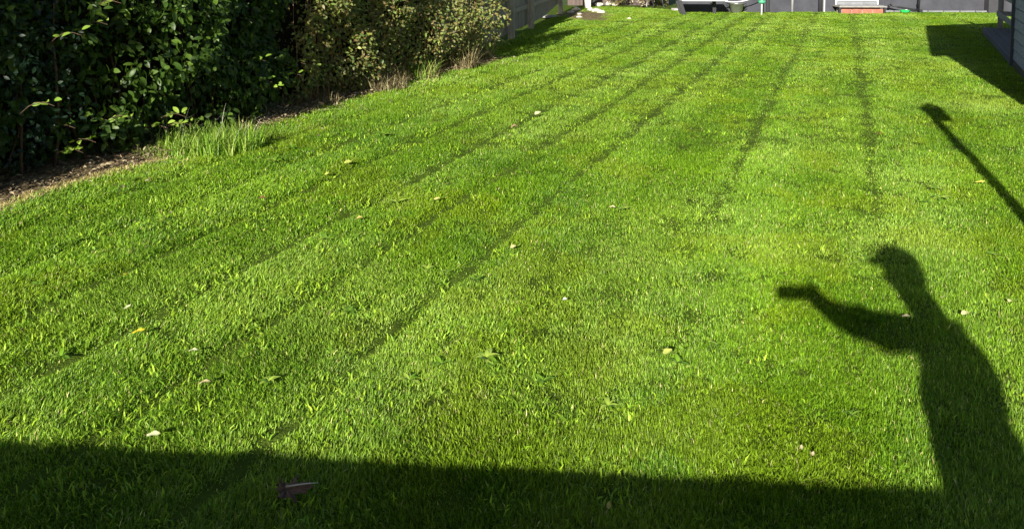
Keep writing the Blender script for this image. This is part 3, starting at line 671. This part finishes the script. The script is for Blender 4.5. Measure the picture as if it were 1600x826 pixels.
# upturned kick scooter: black tubes, and green tub
x, y = onwall(1400, -.25); sc = empty('kick_scooter', (x, y, 0), ang); tag(sc, 'black scooter lying low against the back wall beside the green tub', 'scooter')
MB().tube([(-.32, 0, .20), (-.1, 0, .15), (.3, 0, .085), (.42, 0, .09)], .022, 8).build('deck_tube', M['black'], sc, smooth=True); MB().tube([(-.37, 0, .17), (-.30, 0, .215)], .03, 8).build('grip', M['black'], sc, smooth=True)
MB().tube([(.42, 0, .05), (.45, 0, .8)], .024, 8).build('steering_tube', M['black'], sc, smooth=True)
MB().tube([(.40, 0, .3), (.44, 0, .05), (.50, 0, .02)], .014, 6).build('fork', M['black'], sc)
for xx in (.48, .10):
    w = MB().tube([(xx, -.018, .045), (xx, .018, .045)], .045, 16).build('wheel', M['white'] if xx < .2 else M['black'], sc, smooth=False)
x, y = onwall(1399, -.42); tag(MB().lathe((0, 0, 0), [(.10, 0), (.125, .045), (.13, .05), (.11, .055)], 20).build('green_tub', M['brightgreen'], loc=(x, y, .03)), 'flat bright green tub under the black scooter', 'tub')
# dark block added as painted shade at the right end of the wall
x, y = onwall(1533, -.12); tag(MB().box((x+.2, y, 1.0), (.45, .2, 2.1)).build('wall_end_shade', M['pipe_and_shade']), 'dark block standing in for shade at the back wall end beside the summerhouse rail', 'shade_block')

# ------------------------------------------------------------------ summerhouse on the right
SA = math.atan2(1, .4802)                        # direction of the long side
O = Vector((4.69, float(6.95), 0)); O.x = float(shed_x(6.95))+.06
sh = empty('summerhouse', O, SA); tag(sh, 'blue-grey boarded summerhouse with a railed open deck on the right', 'summerhouse')
# local +x runs away along the lawn side, local -y is away from the lawn (to the right)
sdir = Vector((math.cos(SA), math.sin(SA)))
Lc = (11.53-6.95)/sdir.y; Ld = (16.36-6.95)/sdir.y; Wd = 3.2; HT = 2.45
m = MB(); z = .10; hb = .145
while z < HT:
    for yy, t_ in ((0, 1), (-Wd, -1)):
        m.box((Lc/2, yy-.008*t_, z+hb/2), (Lc, .022, hb-.016), rot=Matrix.Rotation(.055*t_, 4, 'X'))
    for xx, t_ in ((0.0, 1), (Lc, -1)):
        m.box((xx+.008*t_, -Wd/2, z+hb/2), (.022, Wd, hb-.006), rot=Matrix.Rotation(.055*t_, 4, 'Y'))
    z += hb
for xx in (0.012, Lc-.012):
    v = [(-.0, HT), (-Wd, HT), (-Wd/2, HT+.55)]
    m.prism([(yy, zz) for yy, zz in v], xx-.012, xx+.012, Matrix(((0, 0, 1, 0), (1, 0, 0, 0), (0, 1, 0, 0), (0, 0, 0, 1))))
m.build('wall', M['shed'], sh)
MB().box((Lc/2, -Wd/2, HT/2+.05), (Lc-.03, Wd-.03, HT-.1)).build('gap_shade_backing', M['black'], sh)  # black box added behind the boards so their gaps read as shade
MB().box((Lc+.02, .018, 1.22), (.05, .05, 2.5)).build('corner_trim', M['shedtrim'], sh)
MB().box((Lc/2, -.03, .05), (Lc, .08, .10)).build('plinth', M['black'], sh)
rf = empty('roof', (0, 0, 0)); bpy.data.objects.remove(rf)
sl = math.atan2(.55, Wd/2); m = MB()
for t_ in (1, -1):
    m.box((Lc/2+.25, -Wd/2+t_*(Wd/4+.08), HT+.24-.02), (Lc+.7, Wd/2/math.cos(sl)+.28, .05), rot=Matrix.Rotation(-t_*sl, 4, 'X'))
m.build('roof', M['felt'], sh)
# open deck with rails
m = MB(); k = 0; w = .115
yy = .0
while yy > -Wd:
    m.box(((Lc+Ld)/2+.02, yy-w/2, .10), (Ld-Lc-.03, w-.006, .03), bevel=.003); yy -= w
m.build('deck', M['deck'], sh)
MB().box(((Lc+Ld)/2+.02, .008, .045), (Ld-Lc-.03, .025, .12)).build('deck_fascia', M['shedtrim'], sh)
MB().box((Ld-.1, -.27, .6), (.09, .09, 1.0), bevel=.005).build('rail_post', M['rail'], sh)
MB().box((Lc+1.7, -.27, .6), (.05, .05, 1.0), bevel=.005).build('rail_post', M['rail'], sh)
for zz in (.40, .78): MB().box(((Lc+Ld)/2, -.225, zz), (Ld-Lc, .03, .10), bevel=.004).build('rail', M['rail'], sh)
MB().box((Ld-.1, -1.6, .4), (.04, 2.6, .09)).build('end_rail', M['rail'], sh); MB().box((Ld-.1, -1.6, .78), (.04, 2.6, .09)).build('end_rail', M['rail'], sh)
MB().box((Ld-.55, -.55, .55), (.7, .03, .9)).build('end_panel', M['shed'], sh)

# ------------------------------------------------------------------ things behind the camera that cast the shadows
# low garden wall: its far top edge draws the wide shadow across the foot of the photo
A, B = back(0, 682, .85), back(1450, 755, .85)
d = (B-A).normalized(); A2 = A-d*4.0; B2 = B+d*6; mid = (A2+B2)/2
gw = empty('low_garden_wall', (mid.x, mid.y, 0), math.atan2(d.y, d.x)); tag(gw, 'low rendered garden wall between patio and lawn', 'wall')
LW = (B2-A2).length
MB().box((0, -.13, .39), (LW, .2, .82)).build('wall_face', M['render'], gw)
m = MB(); s = -LW/2
while s < LW/2:
    m.box((s+.3, -.13, .822), (.594, .26, .056), rot=Matrix.Rotation(random.uniform(-.004, .004), 4, 'Y'), bevel=.008); s += .6
m.build('coping', M['kerb'], gw)
tag(MB().box((1, -4.4, -.02), (16, 9.2, .1)).build('patio', M['paving']), kind='structure')
# bird box on a pole
bp = back(1448, 172, 2.35); px, py = bp.x, bp.y
bb = empty('bird_box', (px, py, 0)); tag(bb, 'bird box with pitched roof on a tall wooden pole at the right of the lawn', 'bird box')
MB().lathe((0, 0, -.1), [(.046, 0), (.042, 2.32), (.03, 2.36)], 14).build('pole', M['rail'], bb, smooth=True)
MB().box((.055, -.0, 2.25), (.20, .18, .21), AZ*-1, bevel=.004).build('box', M['fence'], bb)
for t_ in (-1, 1): MB().box((.055+t_*.055, 0, 2.405), (.155, .19, .014), rot=Matrix.Rotation(-AZ, 4, 'Z') @ Matrix.Rotation(t_*.75, 4, 'Y')).build('roof_board', M['fence'], bb)
MB().tube([(.055, .07, 2.29), (.055, .085, 2.29)], .016, 12).build('entrance_hole', M['black'], bb)
# unseen building added left of the patio to shade the near hedges
ob = empty('unseen_shade_caster', (-8.1, -1.2, 0)); tag(ob, 'unseen building with a tiled roof, added left of the patio to shade the hedges', 'unseen_shade_caster')
q = .9507*(-3.36)-.3102*5.46+.03
xr = (q+.3102*(-3.0))/.9507
MB().box((xr+8.1-2, 0.05, 2.4), (4.0, 3.7, 4.8)).build('wall', M['render'], ob)
MB().prism([(-2.2, 0), (2.2, 0), (0, 1.3)], -2.0, 2.1, Matrix.Translation((xr+8.1-2, 0, 4.8)) @ Matrix.Rotation(math.pi/2, 4, 'X')).build('roof', M['brick'], ob)
MB().box((xr+8.1+.01, .3, 1.0), (.04, .9, 2.0)).build('door', M['shedtrim'], ob)

# ------------------------------------------------------------------ the photographer
def skin(name, joints, edges, mats, parent=None, sub=2, root=0, matfn=None):
    me = bpy.data.meshes.new(name); me.from_pydata([tuple(j[0]) for j in joints], edges, []); me.update()
    o = bpy.data.objects.new(name, me); COL.objects.link(o)
    md = o.modifiers.new('skin', 'SKIN'); md.use_smooth_shade = True; md.branch_smoothing = .6
    if not me.skin_vertices: me.attributes
    sv = me.skin_vertices[0].data
    for i, j in enumerate(joints): sv[i].radius = j[1] if isinstance(j[1], tuple) else (j[1], j[1]); sv[i].use_root = (i == root)
    sb = o.modifiers.new('sub', 'SUBSURF'); sb.levels = sub; sb.render_levels = sub
    dg = bpy.context.evaluated_depsgraph_get(); dg.update()
    m2 = bpy.data.meshes.new_from_object(o.evaluated_get(dg)); m2.name = name
    bpy.data.objects.remove(o); o = bpy.data.objects.new(name, m2); COL.objects.link(o)
    m2.materials.clear()
    for m_ in mats: m2.materials.append(m_)
    from mathutils import noise
    for v in m2.vertices:                       # cloth folds
        if .15 < v.co.z < nk.z-.03 and (v.co-haR).length > .16: v.co += v.normal*(.020*noise.noise(v.co*7)+.012*noise.noise(v.co*17))
    for p in m2.polygons:
        p.use_smooth = True
        p.material_index = matfn(p.center) if matfn else 0
    if parent: fix(o, parent)
    return o
fwd = Vector((-.87, .49, 0)); rt = Vector((.49, .87, 0))     # facing direction; rt = the person's right
PV = back(1512, 728, 1.0)
per = empty('person', (PV.x, PV.y, .03)); tag(per, 'person in peaked cap and fleece behind the low wall, holding a phone at arm length', 'person')
hip = PV; w1 = back(1507, 655, 1.14); w2 = back(1500, 600, 1.29); chst = back(1494, 552, 1.41); nk = back(1447, 492, 1.57); hd = back(1420, 450, 1.66); ht = back(1408, 425, 1.74)
shR = back(1456, 527, 1.45); elR = back(1364, 515, 1.41); wrR = back(1290, 482, 1.535); haR = Vector((.180, -.045, 1.568))
shL = chst-rt*.15+Vector((0, 0, .04)); elL = Vector((shL.x+.06, shL.y-.06, 1.16)); wrL = Vector((elL.x-.06, elL.y+.06, .92)); haL = wrL+Vector((-.02, .01, -.08))
J = [(hip, (.225, .215)), (w1, (.172, .16)), (w2, (.175, .155)), (chst, (.20, .18)), (nk, .095), (hd, .095), (ht, (.105, .105)), (ht+Vector((0, 0, .055)), .09),
     (shR, .105), (shR.lerp(elR, .5), .082), (elR, .076), (elR.lerp(wrR, .5), .068), (wrR, .050), (haR, (.064, .068)),
     (shL, .075), (shL.lerp(elL, .5), .06), (elL, .05), (wrL, .034), (haL, (.03, .04))]
E = [(0, 1), (1, 2), (2, 3), (3, 4), (4, 5), (5, 6), (6, 7), (3, 8), (8, 9), (9, 10), (10, 11), (11, 12), (12, 13), (3, 14), (14, 15), (15, 16), (16, 17), (17, 18)]
for s_ in (1, -1):
    h_ = hip+rt*.095*s_-Vector((0, 0, .08)); kn = h_+Vector((0, 0, -.40))+fwd*.03; an = Vector((h_.x, h_.y, .12))-fwd*.02; to = an+fwd*.17-Vector((0, 0, .05))
    b0 = len(J); J += [(h_, .10), (h_.lerp(kn, .5), .085), (kn, .062), (kn.lerp(an, .35), .058), (an, .042), (to, (.045, .032))]
    E += [(0, b0), (b0, b0+1), (b0+1, b0+2), (b0+2, b0+3), (b0+3, b0+4), (b0+4, b0+5)]
# fingers: each its own short chain rooted inside the palm
def finger(base, pts, r):
    global J, E
    b0 = len(J); J += [(Vector(p), r*(1-.12*k)) for k, p in enumerate(pts)]; E += [(base, b0)]+[(b0+k, b0+k+1) for k in range(len(pts)-1)]
for k, zz in enumerate((1.592, 1.572, 1.552, 1.534)):     # right hand, curled round the back edge of the phone
    ex = (.0, .006, .003, -.012)[k]
    finger(13, [(.150, -.018, zz), (.137-ex, .008, zz), (.118-ex, .010, zz), (.105-ex, .004, zz-.002)], .009)
finger(13, [(.170, -.040, 1.592), (.150, -.034, 1.606), (.128, -.022, 1.604)], .0105)
for k in range(4):
    o_ = fwd*(.028-.018*k); finger(18, [haL+o_+Vector((0, 0, -.04)), haL+o_+Vector((-.006, .004, -.07)), haL+o_+Vector((-.014, .01, -(.092, .1, .096, .084)[k]))], .009)
finger(18, [haL+fwd*.04+Vector((0, 0, -.005)), haL+fwd*.055+Vector((0, 0, -.035)), haL+fwd*.052+Vector((0, 0, -.06))], .0105)
finger(13, [(.165, -.03, 1.61), (.150, -.012, 1.632), (.138, -.004, 1.636)], .012)
b0 = len(J); J.append((back(1478, 524, 1.50), .112)); E.append((3, b0)); b0 += 1; J.append((back(1508, 536, 1.46), .095)); E.append((3, b0))
# nose and ears
fh = (fwd*.55+Vector((-.2, .5, 0))).normalized(); fh = fwd; rh = rt
finger(6, [ht+fh*.085+Vector((0, 0, -.035)), ht+fh*.112+Vector((0, 0, -.05))], .011)
def mfn(c):
    c = Vector(c)
    if c.z > nk.z+.01: return 0
    if (c-haR).length < .12 and c.x < wrR.x-.005: return 0
    if c.z < wrL.z and (c-haL).length < .16: return 0
    if c.z < .96: return 2 if c.z > .11 else 3
    return 1
skin('body', J, E, [M['skin'], M['jacket'], M['trousers'], M['black']], per, 2, 0, mfn)
R = Matrix(((fh.x, rh.x, 0, 0), (fh.y, rh.y, 0, 0), (0, 0, 1, 0), (0, 0, 0, 1)))
for s_ in (1, -1):
    bm = MB(); bm.lathe((0, 0, 0), [(.002, -.011), (.009, -.007), (.0115, 0), (.009, .007), (.002, .011)], 12)
    o = fix(bm.build('eye', M['white'], None, smooth=True), per); o.location = ht+fh*.078+rh*.031*s_+Vector((0, 0, -.012))
    bm = MB(); bm.lathe((0, 0, 0), [(.004, -.03), (.012, -.018), (.016, 0), (.013, .02), (.004, .03)], 10)
    o = fix(bm.build('ear', M['skin'], None, smooth=True), per); o.location = ht+rh*.088*s_+Vector((0, 0, -.03))
o = fix(MB().tube([(-.022, 0, 0), (0, .004, -.002), (.022, 0, 0)], [.002, .005, .002], 8).build('mouth', M['brick'], None, smooth=True), per); o.location = ht+fh*.088+Vector((0, 0, -.082)); o.rotation_euler = (0, 0, math.atan2(rh.y, rh.x))
# hair (short, back and sides) and cap
def dome(name, mat, rx, ry, rz, z0, ctr, cut=-.2):
    b = bmesh.new(); bmesh.ops.create_uvsphere(b, u_segments=28, v_segments=16, radius=1)
    bmesh.ops.delete(b, geom=[v for v in b.verts if v.co.z < cut], context='VERTS')
    for v in b.verts: v.co = Vector((v.co.x*rx, v.co.y*ry, v.co.z*rz))
    bmesh.ops.solidify(b, geom=b.faces[:], thickness=.004)
    me = bpy.data.meshes.new(name); b.to_mesh(me); b.free(); me.materials.append(mat)
    for p in me.polygons: p.use_smooth = True
    o = bpy.data.objects.new(name, me); COL.objects.link(o); fix(o, per); o.matrix_basis = Matrix.Translation(ctr) @ R
    return o
dome('hair', M['hair'], .098, .096, .12, 0, ht+Vector((0, 0, .0))-fh*.012, -.45)
cp = dome('cap', M['capcloth'], .108, .102, .105, 0, ht+Vector((0, 0, .045)), -.05)
bm = bmesh.new(); poly = [(-.02, -.075)]+[(.02+.060*math.cos(a), .085*math.sin(a)) for a in np.linspace(-1.5, 1.5, 13)]+[(-.02, .075)]
lo = [bm.verts.new((x_, y_, -.25*y_*y_*8*.1-.08*max(0, x_))) for x_, y_ in poly]; bm.faces.new(lo)
bmesh.ops.solidify(bm, geom=bm.faces[:], thickness=.014)
me = bpy.data.meshes.new('peak'); bm.to_mesh(me); bm.free(); me.materials.append(M['capcloth']); o = bpy.data.objects.new('peak', me); COL.objects.link(o); o.parent = cp; o.location = (.075, 0, .002)
# phone in the hand, its lens at the camera position
ph = empty('phone', (.066, -.014, 1.573), 0); tag(ph, 'black smartphone held sideways in the outstretched hand', 'phone')
MB().box((0, 0, 0), (.148, .008, .072), bevel=.003).build('phone_body', M['black'], ph)
MB().box((0, -.0045, 0), (.14, .001, .066)).build('screen', mat_basic('screen_glass', (.01, .01, .012), .1), ph)
